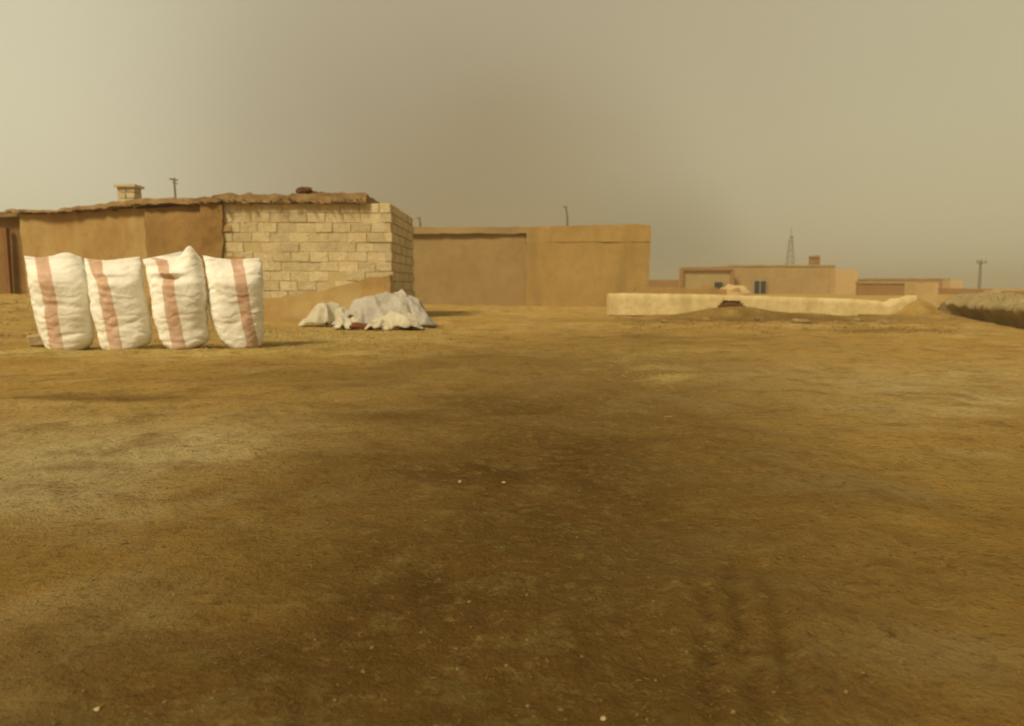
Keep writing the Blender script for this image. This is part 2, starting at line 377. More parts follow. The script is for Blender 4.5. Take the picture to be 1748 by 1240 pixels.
for y in ys:
    for x in xs:
        vs.append((x, y, gz(x, y)))
        if y > 60 or y < 0 or abs(x) > 60: A_p.append(0.15); A_d.append(0); A_s.append(0); continue
        n1 = fbm((x, y), .9, 4, 21); n2 = fbm((x, y * 1.6), 1.7, 3, 31)
        xx = x + .5 * n1; yy = y + .6 * n2
        # dark middle of the yard, widening toward the camera
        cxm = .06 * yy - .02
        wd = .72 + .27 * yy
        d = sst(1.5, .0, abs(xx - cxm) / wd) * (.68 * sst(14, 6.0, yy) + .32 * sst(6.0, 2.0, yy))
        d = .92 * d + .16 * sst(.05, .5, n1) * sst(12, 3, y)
        d = max(d, .34 * sst(5.5, 1.5, y))  # general darkening toward the camera: view-angle falloff painted into the soil colour
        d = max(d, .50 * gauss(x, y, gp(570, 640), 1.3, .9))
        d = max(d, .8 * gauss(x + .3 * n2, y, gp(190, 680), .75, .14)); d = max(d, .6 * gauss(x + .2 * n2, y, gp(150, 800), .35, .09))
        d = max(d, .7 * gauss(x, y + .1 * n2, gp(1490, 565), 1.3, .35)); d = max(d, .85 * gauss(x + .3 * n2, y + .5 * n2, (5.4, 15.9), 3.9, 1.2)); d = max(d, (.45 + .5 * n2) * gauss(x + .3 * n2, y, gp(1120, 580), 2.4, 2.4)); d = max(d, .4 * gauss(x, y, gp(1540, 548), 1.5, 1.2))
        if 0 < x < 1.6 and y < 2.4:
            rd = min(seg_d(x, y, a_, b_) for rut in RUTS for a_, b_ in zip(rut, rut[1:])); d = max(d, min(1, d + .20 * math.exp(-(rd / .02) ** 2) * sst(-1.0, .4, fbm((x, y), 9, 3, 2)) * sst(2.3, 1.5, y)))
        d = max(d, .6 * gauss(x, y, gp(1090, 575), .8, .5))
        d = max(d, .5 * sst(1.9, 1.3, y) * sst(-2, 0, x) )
        p = 1.1 * gauss(xx, yy, gp(0, 810), .6, .6) + .5 * gauss(xx, yy, gp(150, 740), 1.4, .7) + .45 * gauss(xx, yy, gp(1600, 650), 3.2, 1.6)
        p += .35 * sst(.1, .6, n2) + .08 * sst(6, 12, y)
        s = .8 * gauss(x, y, (gp(250, 599)[0], 7.75), 2.6, .30) * (1 + n2) + 1.0 * gauss(x + .2 * n1, y + .2 * n2, (gp(560, 580)[0], 10.3), 1.5, 1.1) + .7 * gauss(xx, y, gp(250, 599), 2.6, .3)
        s += .6 * gauss(xx, y + .2 * n2, gp(1085, 640), .5, .8) * sst(-.2, .3, n2) + .4 * gauss(xx, y, gp(1160, 600), 1.2, .6)
        s += .35 * gauss(x, y, (-10.5, 13), 3, 3.5)
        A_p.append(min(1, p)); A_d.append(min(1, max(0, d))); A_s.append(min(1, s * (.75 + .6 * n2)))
nx = len(xs); fs = [(j * nx + i, j * nx + i + 1, (j + 1) * nx + i + 1, (j + 1) * nx + i) for j in range(len(ys) - 1) for i in range(nx - 1)]
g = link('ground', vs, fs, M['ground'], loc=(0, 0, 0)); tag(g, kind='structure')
for nm, dat in (('pale', A_p), ('dark_soil_shade', A_d), ('straw', A_s)):
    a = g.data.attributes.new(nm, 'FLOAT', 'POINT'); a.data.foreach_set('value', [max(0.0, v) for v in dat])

# ------------------------------------------------------------------ pale block house (in front, left of the middle)
YB = 15.8
b0 = at(352, 490, YB).x; b1 = at(668, 490, YB).x
zt = at(500, 347, YB).z
H = empty('block_house', ((b0 + b1) / 2, YB, 0), 'low house of pale yellow concrete blocks with a brown mud roof edge', 'house')
vs, fs = rough_box((b0, YB + .040), 0, b1 - b0, 3.4, -.1, zt, .25, .014, seed=2)
link('mortar_core', vs, fs, M['mortar'], H)
mb = MB(); rows = 12; rh = zt / rows
bx0 = at(388, 490, YB).x
for r in range(rows):
    z = (r + .5) * rh; x = b0 + (0 if r % 2 else -.2); off = 0
    edge = at(372 + 16 * fbm((r * .9, 3), 1, 2), 490, YB).x + (.12 if r in (6, 7) else 0)      # mud plaster still covers the left end
    while x < b1 - .02:
        wdt = .40 + random.uniform(-.03, .03)
        xa, xb = max(x, edge if r > 1 else b0), min(x + wdt, b1 + .01)
        if xb - xa > .08:
            if not (random.random() < .02):
                mb.box(((xa + xb) / 2, YB + .125 + random.uniform(-.010, .012), z + random.uniform(-.006, .006)),
                   (xb - xa - random.uniform(.006, .018), .20, rh - random.uniform(.004, .018)), Matrix.Rotation(random.uniform(-.012, .012), 3, 'Y'), .006)
        x += wdt
vs, fs = rough_box((b0 - .05, YB - .045), 0, at(388, 490, YB).x - b0, .2, -.1, zt - .02, .07, .05, 2.6, seed=61)
o = link('plaster', vs, fs, M['mud_dark'], H); o['label'] = 'brown mud plaster over the left end of the block wall'
for z_, pa, pb in ((6.0, 392, 418), (9.2, 386, 398), (5.0, 392, 402)):
    vs, fs = rough_box((at(pa - 8, 490, YB).x, YB - .01), 0, at(pb, 490, YB).x - at(pa - 8, 490, YB).x, .16, z_ * rh - .02, z_ * rh + .12, .05, .028, 3.6, seed=z_)
    link('plaster', vs, fs, M['mud'], H)
# right side wall of blocks
for r in range(rows):
    z = (r + .5) * rh; y = YB + (.2 if r % 2 else 0)
    while y < YB + 3.2:
        mb.box((b1 - .05 + random.uniform(-.01, .01), y + .2, z), (.16, .38, rh - .02), None, .005); y += .4
bw = mb.build('block_wall', M['block'], H)
bv = bw.modifiers.new('edge', 'BEVEL'); bv.width = .008; bv.segments = 1
# mud band along the foot, rising to the right
bandL = at(440, 512, YB - .2).z; bandR = at(660, 470, YB - .2).z
def band_top(u):
    px = 352 + u * 316
    return interp([(352, .50), (440, bandL), (520, at(520, 502, YB - .2).z), (560, at(560, 495, YB - .2).z), (600, at(600, 482, YB - .2).z), (668, bandR)], px) + .05 * noise.noise(Vector((u * 14, 2, 0)))
vs, fs = rough_box((b0, YB - .20), 0, b1 - b0, .22, -.15, .5, .10, .035, 2.2, top=band_top, seed=5)
for v in vs:
    k = sst(.7, 0, v.z) * .20
    if v.y < YB - .1: v.y -= k
link('mud_foot', vs, fs, M['mud'], H)
# mud roof edge
rz0 = zt
def rtop(u):
    px = 350 + u * 285
    return interp([(350, at(350, 341, YB).z), (400, at(400, 333, YB).z), (520, at(520, 333, YB).z), (560, at(560, 330, YB).z), (635, at(620, 331, YB).z)], px) + .05 * noise.noise(Vector((u * 17, 0, 3))) + .04 * noise.noise(Vector((u * 51, 0, 3)))
vs, fs = rough_box((b0 - .1, YB - .10), 0, at(628, 490, YB).x - b0 + .1, 3.6, rz0, rz0 + .15, .075, .032, 3.4, top=rtop, bot=lambda u: rz0 + .035 * noise.noise(Vector((u * 23, 7, 1))), seed=8)
rf = link('roof', vs, fs, M['mud_roof'], H)
mb = MB()
for i in range(46):                                  # reed and branch ends sticking out of the roof edge
    px = random.uniform(352, 625); p = at(px, 343, YB - .1); p.z = rz0 + random.uniform(-.02, .07)
    ln = random.uniform(.05, .16); mb.tube([p + Vector((0, .15, .0)), p + Vector((random.uniform(-.05, .05), -ln, random.uniform(-.06, .02)))], random.uniform(.008, .02), 5)
mb.build('reed', M['wood'], rf)['kind'] = 'stuff'

# ------------------------------------------------------------------ mud house on the left
p_r = at(378, 490, 15.95); p_l = at(44, 490, 18.9)
ang = math.atan2(p_r.y - p_l.y, p_r.x - p_l.x); LW = (p_r - p_l).length
H2 = empty('mud_house', ((p_l.x + p_r.x) / 2, (p_l.y + p_r.y) / 2, .2), 'low brown mud house behind the four standing sacks, joined to the pale block house', 'house')
ztl = at(44, 366, 18.9).z; ztr = at(370, 350, 16).z
def t2(u): return ztl + (ztr - ztl) * u
vs, fs = rough_box((p_l.x, p_l.y), ang, LW - .05, 5, -.1, 2.5, .16, .05, 1.1, top=t2, seed=12)
link('wall', vs, fs, M['mud'], H2)
# newer, darker plaster on the right of that wall
def patch(px0, px1, py0, py1, t0, name, mat, parent, th=.03):
    u0 = (px0 - 44) / 334; u1 = (px1 - 44) / 334
    a = p_l.lerp(p_r, u0); bb = p_l.lerp(p_r, u1); z0 = -.05; z1 = t2(.5) - .02
    nrm = Vector((math.sin(ang), -math.cos(ang), 0)) * t0
    nxx = 40; nzz = 26; vs = []; fs = []
    for k in range(nzz + 1):
        for i in range(nxx + 1):
            u = i / nxx; t = k / nzz
            q = u + (.05 * noise.noise(Vector((t * 4, 1, 2))) if 0 < i < nxx else .07 * noise.noise(Vector((t * 5, i, 4))))
            P = a.lerp(bb, q); edge = min(i, nxx - i) / 4; edge = min(1, edge, (nzz - k) / 3)
            off = nrm * (.2 + .8 * edge) + nrm.normalized() * .02 * noise.noise(Vector((P.x * 2, P.y * 2, t * 5)))
            vs.append((P.x + off.x, P.y + off.y, z0 + (z1 - z0 + .0) * t))
    n0 = len(vs)
    vs += [(v[0] - nrm.x * 2.2, v[1] - nrm.y * 2.2, v[2]) for v in vs[:n0]]
    for k in range(nzz):
        for i in range(nxx):
            q = k * (nxx + 1) + i; fs.append((q, q + 1, q + nxx + 2, q + nxx + 1)); q += n0; fs.append((q, q + nxx + 1, q + nxx + 2, q + 1))
    rim = [i for i in range(nxx + 1)] + [k * (nxx + 1) + nxx for k in range(1, nzz + 1)] + [nzz * (nxx + 1) + i for i in range(nxx - 1, -1, -1)] + [k * (nxx + 1) for k in range(nzz - 1, 0, -1)]
    for i in range(len(rim)):
        q, s = rim[i], rim[(i + 1) % len(rim)]; fs.append((q, q + n0, s + n0, s))
    return link(name, vs, fs, mat, parent)
o = patch(268, 385, 350, 440, .10, 'plaster_patch', M['mud_dark'], H2); o['label'] = 'darker brown plaster'
def r2top(u):
    px = 30 + u * 350
    y = interp([(30, 359), (120, 360), (150, 356), (200, 352), (230, 346), (300, 340), (345, 339), (380, 343)], px)
    Y = 18.9 - 2.95 * u
    return at(px, y, Y).z + .03 * noise.noise(Vector((u * 19, 0, 5)))
def r2bot(u):
    px = 30 + u * 350
    y = interp([(30, 364), (120, 363.5), (200, 358), (240, 353), (300, 349), (380, 350)], px)
    return at(px, y, 18.9 - 2.95 * u).z + .035 * noise.noise(Vector((u * 27, 3, 5)))
off = Vector((math.sin(ang), -math.cos(ang), 0)) * .09
vs, fs = rough_box((p_l.x - .3 + off.x, p_l.y + off.y), ang, LW + .25, 5.3, 2.4, 2.6, .08, .03, 3.4, top=r2top, bot=r2bot, seed=15)
rf2 = link('roof', vs, fs, M['mud_roof'], H2)
mb = MB()
for i in range(54):
    u = random.random(); P = p_l.lerp(p_r, u) + off * random.uniform(.9, 1.1); P.z = r2bot(u) + random.uniform(-.02, .03)
    mb.tube([P - off * 1.2, P + off * random.uniform(.3, 1.1) + Vector((random.uniform(-.05, .05), 0, random.uniform(-.05, .01)))], random.uniform(.012, .028), 5)
mb.build('reed', M['wood'], rf2)['kind'] = 'stuff'
# block chimney on that roof
q = at(222, 349, 18.0); zb = q.z - .1; zc = at(222, 321, 18.0).z
mb = MB()
for k in range(3):
    for s in (-1, 1):
        mb.box((q.x + s * .105, q.y, zb + .08 + (zc - zb - .06) * (k + .5) / 3), (.19, .36, (zc - zb - .06) / 3 - .012), None, .008)
ch = mb.build('chimney', M['tank'], H2)
mb = MB(); mb.box((q.x, q.y, zc + .03), (.50, .46, .05), None, .01); mb.build('cap', M['block'], ch)
for i, (px, py, sx, sz) in enumerate([(62, 360, .28, .05), (20, 357, .22, .07), (158, 356, .45, .06), (250, 345, .3, .05)]):
    pass

# aerial on the roof
q = at(300, 342, 17.0); zt2 = at(298, 304, 17.0).z
A = empty('roof_aerial', (q.x, q.y, q.z - .1), 'thin pole with a short bent tip on the mud house roof, right of its chimney', 'aerial')
mb = MB(); mb.tube([(q.x, q.y, q.z - .12), (q.x - .015, q.y, zt2)], .022, 7); mb.build('pole', M['metal'], A)
mb = MB(); mb.tube([(q.x - .12, q.y, zt2 - .02), (q.x + .06, q.y, zt2 - .05)], .018, 6); mb.tube([(q.x - .05, q.y, zt2 - .10), (q.x + .06, q.y, zt2 - .13)], .012, 6)
mb.build('antenna_arm', M['metal'], A)

# darker shed at the far left
p_a = at(-150, 490, 19.4); p_b = at(46, 490, 19.3)
H3 = empty('mud_shed', ((p_a.x + p_b.x) / 2, 19.4, .3), 'darker red-brown mud shed at the left edge of the photo beside the mud house', 'shed')
vs, fs = rough_box((p_a.x, p_a.y), 0, p_b.x - p_a.x, 4, .0, at(20, 372, 19.4).z, .2, .05, 1.2, seed=19)
link('wall', vs, fs, M['mud_dark'], H3)
vs, fs = rough_box((p_a.x, p_a.y - .22), 0, p_b.x - p_a.x - .08, 4.3, at(20, 371, 19.2).z, at(20, 362, 19.2).z, .12, .035, 2.4, seed=22)
link('roof', vs, fs, M['mud_roof'], H3)
mb = MB(); q = at(12, 400, 19.3)
mb.box((q.x, q.y - .04, 1.1), (.10, .12, 2.2), None, .015); mb.build('corner_post', M['mud_red'], H3)

# things on the block house roof
q = at(521, 331, 16.4)
mb = MB(); mb.blob((q.x, q.y, q.z + .07), (.17, .13, .075), 3, .5, 16); mb.blob((q.x - .09, q.y, q.z + .05), (.12, .1, .055), 8, .5, 12)
tag(mb.build('rag_bundle', M['rag'], None, True), 'dark brown bundle lying on top of the block house roof edge', 'bundle')
q = at(538, 332, 16.3)
mb = MB(); mb.blob((q.x, q.y, q.z + .02), (.075, .07, .05), 5, .4, 12)
tag(mb.build('roof_stone', M['rag'], None, True), 'small dark lump beside the brown bundle on the block house roof', 'stone')

# ------------------------------------------------------------------ the four standing sacks
YS = 8.25
def sack(rows, seed, label, fold=0.0, lift=(0, 0), Y=YS, thick=.40, horns=(0, 0), peak=None):
    """rows: (py, left px, right px, stripe centre fraction) from the top down; silhouette set at the sack's own distance"""
    nt_, na = 64, 72
    vs = []; fs = []; uvs = []
    pyT, pyB = rows[0][0], rows[-1][0]
    org = at((rows[-1][1] + rows[-1][2]) / 2, pyB, Y); 
    def val(py, k): return interp([(r[0], r[k]) for r in rows], py)
    for i in range(nt_ + 1):
        t = i / nt_                                   # 0 top .. 1 foot
        py = pyT + (pyB - pyT) * t
        l = at(val(py, 1), py, Y).x; r = at(val(py, 2), py, Y).x; z = at(800, py, Y).z
        cxm = (l + r) / 2; hw = (r - l) / 2
        foot = 1 if t < .92 else math.sqrt(max(0.0, 1 - ((t - .92) / .08) ** 2)) * .45 + .55
        hw *= (foot * .30 + .70); l -= .01; r += .02; hw += .015; cxm += .005
        m_ = (l + r) / 2 / Y; hw -= abs(m_) * .12
        dp = thick * .5 * (sst(-.03, .30, t) * .93 + .07) * (.72 + .28 * foot)
        for j in range(na):
            a = 2 * math.pi * j / na
            ca, sa = math.cos(a), math.sin(a)
            ex = .78 if t < .2 else .70
            x = math.copysign(abs(ca) ** ex, ca) * hw; y = math.copysign(abs(sa) ** .85, sa) * dp
            fr = x / hw
            zz = z
            # top edge: seam dips and ears
            if t < .30:
                k = sst(.30, 0, t)
                zz += k * (horns[0] * sst(.5, 1, -fr) + horns[1] * sst(.5, 1, fr) - .02 * (1 - fr * fr))
                if peak: zz += k * k * peak[1] * math.exp(-((fr - peak[0]) / peak[2]) ** 2)
            if t > .72:
                zz += (lift[1] * sst(-.35, 1, fr) + lift[0] * sst(.35, -1, fr)) * sst(.72, 1, t)
            P = Vector((cxm + x + m_ * y, Y + y + .12 * fr, zz))
            q = Vector((P.x * 3.2, P.y * 3.2, P.z * 6.0)) + Vector((seed * 3.1, 0, seed))
            cr = noise.noise(Vector((P.x * 2.4 + seed, P.y * 2.4, P.z * 2.8))) * .026 + noise.noise(q * 1.4) * .008 + noise.noise(q * 4.3) * .005
            ck = abs(noise.noise(Vector((P.x * 2.8 + seed, P.y * 2.5, P.z * 6 + 1.8 * noise.noise(Vector((P.x * 3, seed, P.z * 2)))))))
            cr -= .022 * max(0, 1 - ck * 8) * (.4 + 1.1 * abs(noise.noise(Vector((P.x * 4, seed, P.z * 4))))) * sst(.03, .25, t)
            P += Vector((ca, sa, 0)) * cr * (1 if t > .05 else .4)
            if fold and t < .3:                       # fold of cloth sagging over the front near the top
                P.y -= fold * math.exp(-((t - .14) / .05) ** 2) * (1 if sa < 0 else 0) * math.exp(-((fr + .25) / .5) ** 2)
                P.y += fold * .9 * math.exp(-((t - .20) / .035) ** 2) * (1 if sa < 0 else 0) * math.exp(-((fr + .25) / .5) ** 2)
            vs.append(P); fr01 = (fr + 1) / 2
            u = (fr01 - val(py, 3)) * (hw * 2 / .62) + .010 * noise.noise(Vector((t * 9, seed, 0)))
            if sa > .15: u = 1.0 + u
            uvs.append((u, 1 - t))
    for i in range(nt_):
        for j in range(na):
            fs.append((i * na + j, i * na + (j + 1) % na, (i + 1) * na + (j + 1) % na, (i + 1) * na + j))
    fs.append(tuple(range(na))); fs.append(tuple(nt_ * na + j for j in range(na))[::-1])
    zmin = min(v.z for v in vs); gl = gz(org.x, Y) - .01; sink = min(0, gl - zmin - .015)
    vs = [Vector((v.x, v.y, v.z + sink * (1 if v.z < .5 else max(0, 1 - (v.z - .5) * 2)))) for v in vs]
    org = Vector((org.x, Y, gl))
    me = bpy.data.meshes.new('sack'); me.from_pydata([v - org for v in vs], [], fs); me.update()
    ul = me.uv_layers.new(name='UVMap')
    for lp in me.loops: ul.data[lp.index].uv = uvs[lp.vertex_index]
    me.polygons.foreach_set('use_smooth', [True] * len(me.polygons)); me.materials.append(M['sack'])
    bm = bmesh.new(); bm.from_mesh(me); bmesh.ops.recalc_face_normals(bm, faces=bm.faces); bm.to_mesh(me); bm.free()
    o = bpy.data.objects.new('sack', me); COL.objects.link(o); o.location = org
    return tag(o, label, 'sack', 'white sacks standing in a row')
sack([(438, 43, 136, .30), (460, 46, 146, .31), (500, 53, 151, .31), (540, 60, 156, .30), (570, 67, 158, .28), (590, 75, 155, .26), (602, 84, 148, .24)], 1.0,
     'leftmost white sack, bulging with a rounded hump at its top right corner', horns=(.0, -.02), peak=(.45, .06, .5), lift=(.0, .03))
sack([(442, 146, 236, .18), (455, 147, 240, .20), (500, 153, 247, .28), (540, 161, 255, .29), (570, 168, 260, .29), (588, 175, 256, .28), (597, 184, 240, .26)], 2.3,
     'second white sack from the left, with a flat level top', fold=.03, horns=(.0, .03), lift=(.0, .035))
sack([(442, 245, 343, .30), (460, 249, 347, .32), (500, 257, 350, .34), (540, 266, 353, .35), (570, 274, 354, .35), (582, 282, 350, .35), (592, 292, 335, .34)], 3.9,
     'third white sack, with a tall pointed ear of cloth at its top right', fold=.07, horns=(-.01, -.03), peak=(.58, .16, .30), lift=(.01, .03), Y=8.3)
sack([(440, 349, 441, .58), (455, 352, 445, .58), (500, 357, 447, .62), (540, 362, 449, .66), (560, 368, 449, .70), (575, 376, 447, .74), (589, 388, 440, .74)], 5.2,
     'rightmost and greyest white sack of the row, its stripe right of its middle', horns=(.02, .0), lift=(.03, .0), Y=8.55)
q = gp(62, 590)
mb = MB(); mb.box((q[0], q[1] + .1, .05), (.24, .20, .13), Matrix.Rotation(.3, 3, 'Z'), .025)
o = mb.build('mud_brick', M['stone']); o.modifiers.new('edge', 'BEVEL').width = .02
tag(o, 'small pale block lying on the ground at the foot of the leftmost sack', 'brick')

# ------------------------------------------------------------------ crumpled sheets by the block house
def crumple(name, outline, Y, hgt, mat, label, cat, seed, ry=.6, group=None, base_y=None):
    """heap of crumpled cloth: outline = [(px, top py)], foot on the ground"""
    x0 = at(outline[0][0], 500, Y).x; x1 = at(outline[-1][0], 500, Y).x
    n, m = 90, 60; vs = []; fs = []
    for i in range(n + 1):
        u = i / n; x = x0 + (x1 - x0) * u; px = outline[0][0] + (outline[-1][0] - outline[0][0]) * u
        ht = max(.02, at(px, interp(outline, px), Y).z)
        env = math.sin(math.pi * min(1, max(0, u))) ** .35 if 0 < u < 1 else 0
        for j in range(m + 1):
            v = j / m * 2 - 1
            pr = max(0, 1 - abs(v) ** 2.2) ** .8
            y = Y + v * ry * (.35 + .65 * env) * (1 + .35 * noise.noise(Vector((u * 7, v * 2, seed)))) + .10 * noise.noise(Vector((u * 5, seed, 1)))
            q = Vector((x * 2.4, y * 2.4, seed)); 
            rid = 1 - abs(noise.noise(q * Vector((1, .5, 1)) + .6 * noise.noise_vector(q * 1.1))) * 2.6
            rid2 = 1 - abs(noise.noise(q * 2.6 + Vector((3, 1, seed)))) * 2.6
            q3 = q * Vector((1.5, 1.0, 1)) + noise.noise_vector(q * 1.2) * .7
            r1 = max(0, 1 - abs(noise.noise(q3)) * 5); r2 = max(0, 1 - abs(noise.noise(q3 * 2.3 + Vector((1, 2, 3)))) * 5)
            fo = max(0, 1 - abs(noise.noise(Vector((x * 3.4 + y * 2.2 + seed, y * 1.1 - x * .6, seed)) + noise.noise_vector(q * .8) * .7)) * 4)
            z = ht * pr * (.90 + .20 * noise.noise(q * 1.1)) * env + (.065 * fo + .035 * r1 + .012 * r2 - .03) * env + .02
            z = max(z, 0)
            xx = x + .10 * noise.noise(q * 1.9) ; yy = y + .10 * noise.noise(q * 1.7 + Vector((9, 9, 9)))
            vs.append(Vector((xx, yy, gz(xx, yy) + z + .012)))
    for i in range(n):
        for j in range(m):
            a = i * (m + 1) + j; fs.append((a, a + 1, a + m + 2, a + m + 1))
    o = link(name, vs, fs, mat); so_ = o.modifiers.new('thick', 'SOLIDIFY'); so_.thickness = .012; so_.offset = 1
    return tag(o, label, cat, group)
crumple('plastic_sheet', [(570, 545), (588, 528), (606, 514), (626, 504), (642, 506), (656, 500), (672, 496), (692, 496), (715, 505), (742, 545)], 12.9, .5, M['sheet'],
        'large crumpled greyish plastic sheet heaped in front of the block house', 'plastic sheet', 4.4, .55)
crumple('empty_sack', [(514, 552), (530, 538), (545, 524), (565, 518), (592, 524), (612, 545)], 12.95, .3, M['sheet_white'],
        'flattened whitish empty sack spread at the left end of the crumpled heap', 'empty sack', 7.7, .35)
crumple('empty_sack', [(622, 562), (640, 548), (655, 541), (680, 530), (700, 534), (722, 560)], 12.05, .3, M['sheet_white'],
        'whitish empty sack at the front right foot of the grey crumpled heap', 'empty sack', 11.1, .3)
crumple('empty_sack', [(570, 566), (580, 550), (594, 545), (612, 548), (622, 564)], 12.2, .2, M['sheet_white'],
        'small twisted whitish sack beside the dark rag in front of the grey heap', 'empty sack', 14.6, .2)
q = at(614, 558, 11.95)
mb = MB(); mb.blob((q.x, q.y, .05), (.17, .10, .075), 2.2, .5, 18); mb.blob((q.x + .1, q.y - .02, .03), (.09, .07, .05), 6.2, .5, 14)
tag(mb.build('rag', M['redrag'], None, True), 'dark red-brown rag lying before the crumpled sheet', 'rag')
q = at(598, 541, 12.2)
mb = MB(); mb.blob((q.x, q.y + .05, q.z), (.045, .05, .035), 1.2, .5, 14)
tag(mb.build('stone', M['rag'], None, True), 'small dark lump resting on the crumpled whitish sack above the red-brown rag', 'stone')

# ------------------------------------------------------------------ long mud house in the middle distance
YM = 27.0
m0 = at(672, 490, YM + 1.5).x; m1 = at(1108, 490, YM).x
H4 = empty('long_mud_house', ((m0 + m1) / 2, YM + .9, 0), 'long dull brown mud house in the middle of the photo, left of the orange one', 'house')
m2 = at(905, 490, YM + .9).x
vs, fs = rough_box((m0, YM + .9), 0, m2 - m0, 5, -.1, at(900, 398, YM + .9).z, .3, .05, .8, seed=31)
link('wall', vs, fs, M['dull'], H4)
vs, fs = rough_box((m0 - .1, YM + .75), 0, m2 - m0 + .1, 5.2, at(900, 399, YM + .75).z, at(900, 388, YM + .75).z, .2, .05, 1.4, seed=36)
link('roof', vs, fs, M['dull'], H4)
m3 = at(900, 490, YM).x
H5 = empty('orange_mud_house', ((m3 + m1) / 2, YM, 0), 'orange plastered mud house with a groove below its top, behind the pale wall', 'house')
vs, fs = rough_box((m3, YM), 0, m1 - m3, 6, -.1, at(1080, 395, YM).z, .22, .045, .8, seed=32)
link('wall', vs, fs, M['orange'], H5)
vs, fs = rough_box((m3 - .02, YM - .025), 0, m1 - m3 + .05, 6.05, at(1080, 413, YM).z, at(1080, 384, YM).z, .12, .03, .8, seed=33,
                   top=lambda u: interp([(0, at(900, 388, YM).z), (.7, at(1045, 384, YM).z), (.9, at(1105, 383, YM).z), (1, at(1116, 386, YM).z)], u),
                   bot=lambda u: at(1080, 413, YM).z)
link('roof', vs, fs, M['orange'], H5)
# door and small window of the front
def opening(parent, px0, px1, py0, py1, Y, name, bars=0):
    Y -= .14
    a = at(px0, py1, Y); bq = at(px1, py0, Y); wv, hv = bq.x - a.x, bq.z - a.z
    cx, cz = (a.x + bq.x) / 2, (a.z + bq.z) / 2; f = max(.05, wv * .045)
    mb = MB()
    mb.box((cx - wv / 2, Y - .05, cz), (f, .12, hv)); mb.box((cx + wv / 2, Y - .05, cz), (f, .12, hv)); mb.box((cx, Y - .05, cz + hv / 2 + f / 2), (wv + f, .12, f))
    for k in range(bars): mb.box((cx - wv / 2 + wv * (k + 1) / (bars + 1), Y - .06, cz), (f * 1.3, .06, hv))
    o = mb.build(name, M['frame'], parent)
    mb = MB(); mb.box((cx, Y + .02, cz), (wv - f, .16, hv), None); mb.build('pane' if name == 'window' else 'door_leaf', M['opening'], o)
    return o
for px, py0, py1, dy in ((716, 371, 400, 1.0), (968, 352, 400, 1.4)):
    q0 = at(px, 395, YM + dy); q1 = at(px - (2 if px > 900 else 0), py0, YM + dy)
    A = empty('roof_pole', (q0.x, q0.y, q0.z), 'short upright dark post on the left part of the long mud house roof' if px < 900 else 'taller thin crooked post on the right part of the long mud house roof', 'post', 'posts on the long mud house roof')
    mb = MB(); mb.tube([(q0.x, q0.y, q0.z - .3), ((q0.x + q1.x) / 2 + .03, q0.y, (q0.z + q1.z) / 2), (q1.x, q1.y, q1.z)], [.045, .04, .03], 7)
    mb.build('pole', M['metal'], A)
    mb = MB(); mb.tube([(q1.x - .1, q1.y, q1.z - .02), (q1.x + .04, q1.y, q1.z - .06)], .03, 6); mb.build('arm', M['metal'], A)
# orange yard wall beyond the pale wall
a = at(1085, 490, 25.5); bq = at(1245, 490, 25.5)
vs, fs = rough_box((a.x, 25.5), R(4), bq.x - a.x, .3, -.1, .6, .2, .03, 1.2, seed=41, top=lambda u: at(1100, 489, 25.5).z - .12 * u + .02 * noise.noise(Vector((u * 9, 0, 0))))
tag(link('yard_wall', vs, fs, M['orange']), 'low orange mud wall just behind the pale plastered wall, right of the long mud house', 'wall')

# ------------------------------------------------------------------ pale plastered low wall, right of the middle
YW = 17.7
wx0 = at(1040, 490, YW).x; wx1 = at(1566, 490, YW).x
def wtop(u):
    px = 1040 + u * 526
    y = interp([(1040, 502), (1065, 501), (1200, 503), (1300, 506), (1460, 511), (1505, 514), (1518, 519), (1530, 515), (1534, 511), (1550, 509), (1562, 505), (1572, 504), (1600, 504)], px)
    return at(px, y, YW).z + .010 * noise.noise(Vector((u * 60, 0, 0)))
def wpush(u, z):
    px = 1040 + u * 526
    cz = interp([(1220, 0), (1232, .31), (1248, .37), (1265, .32), (1284, 0)], px)
    zt_ = wtop(u)
    return (.20 if z < cz else 0) + max(0, z - (zt_ - .06)) * .5
vs, fs = rough_box((wx0, YW), 0, wx1 - wx0, .42, -.1, .5, .055, .010, 2.4, top=wtop, push=wpush, seed=51)
W = empty('plastered_wall', ((wx0 + wx1) / 2, YW, 0), 'long low pale yellow plastered wall with a hollow at its foot', 'wall')
link('wall', vs, fs, M['plaster'], W)
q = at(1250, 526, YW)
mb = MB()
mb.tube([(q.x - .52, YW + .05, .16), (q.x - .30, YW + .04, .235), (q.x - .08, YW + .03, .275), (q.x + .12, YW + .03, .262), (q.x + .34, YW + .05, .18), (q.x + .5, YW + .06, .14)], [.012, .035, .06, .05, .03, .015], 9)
mb.build('hollow', M['rag'], W, True)  # solid dark crescent stands in for the shade inside the hollow
# rubble and clods along its foot
spots = [(1135, 549, 'brown earth clod at the left foot of the pale plastered wall'), (1205, 546, 'brown earth clod just left of the mound under the wall hollow'),
         (1298, 546, 'brown earth clod just right of the mound under the wall hollow'), (1372, 556, 'dark earth clod below the middle of the pale plastered wall'),
         (1463, 549, 'dark earth clod where the foot of the pale wall steps up'), (1508, 556, 'dark clod on the dark earth streak before the right end of the pale wall')]
for i, (px, py, lb) in enumerate(spots):
    g0 = gp(px, py); s = random.uniform(.05, .09)
    mb = MB(); mb.blob((g0[0], g0[1], gz(*g0) + s * .3), (s * 1.6, s, s * .7), i * 1.9, .7, 14)
    tag(mb.build('clod', M['earth'], None, True), lb, 'clod', 'earth clods along the pale wall')

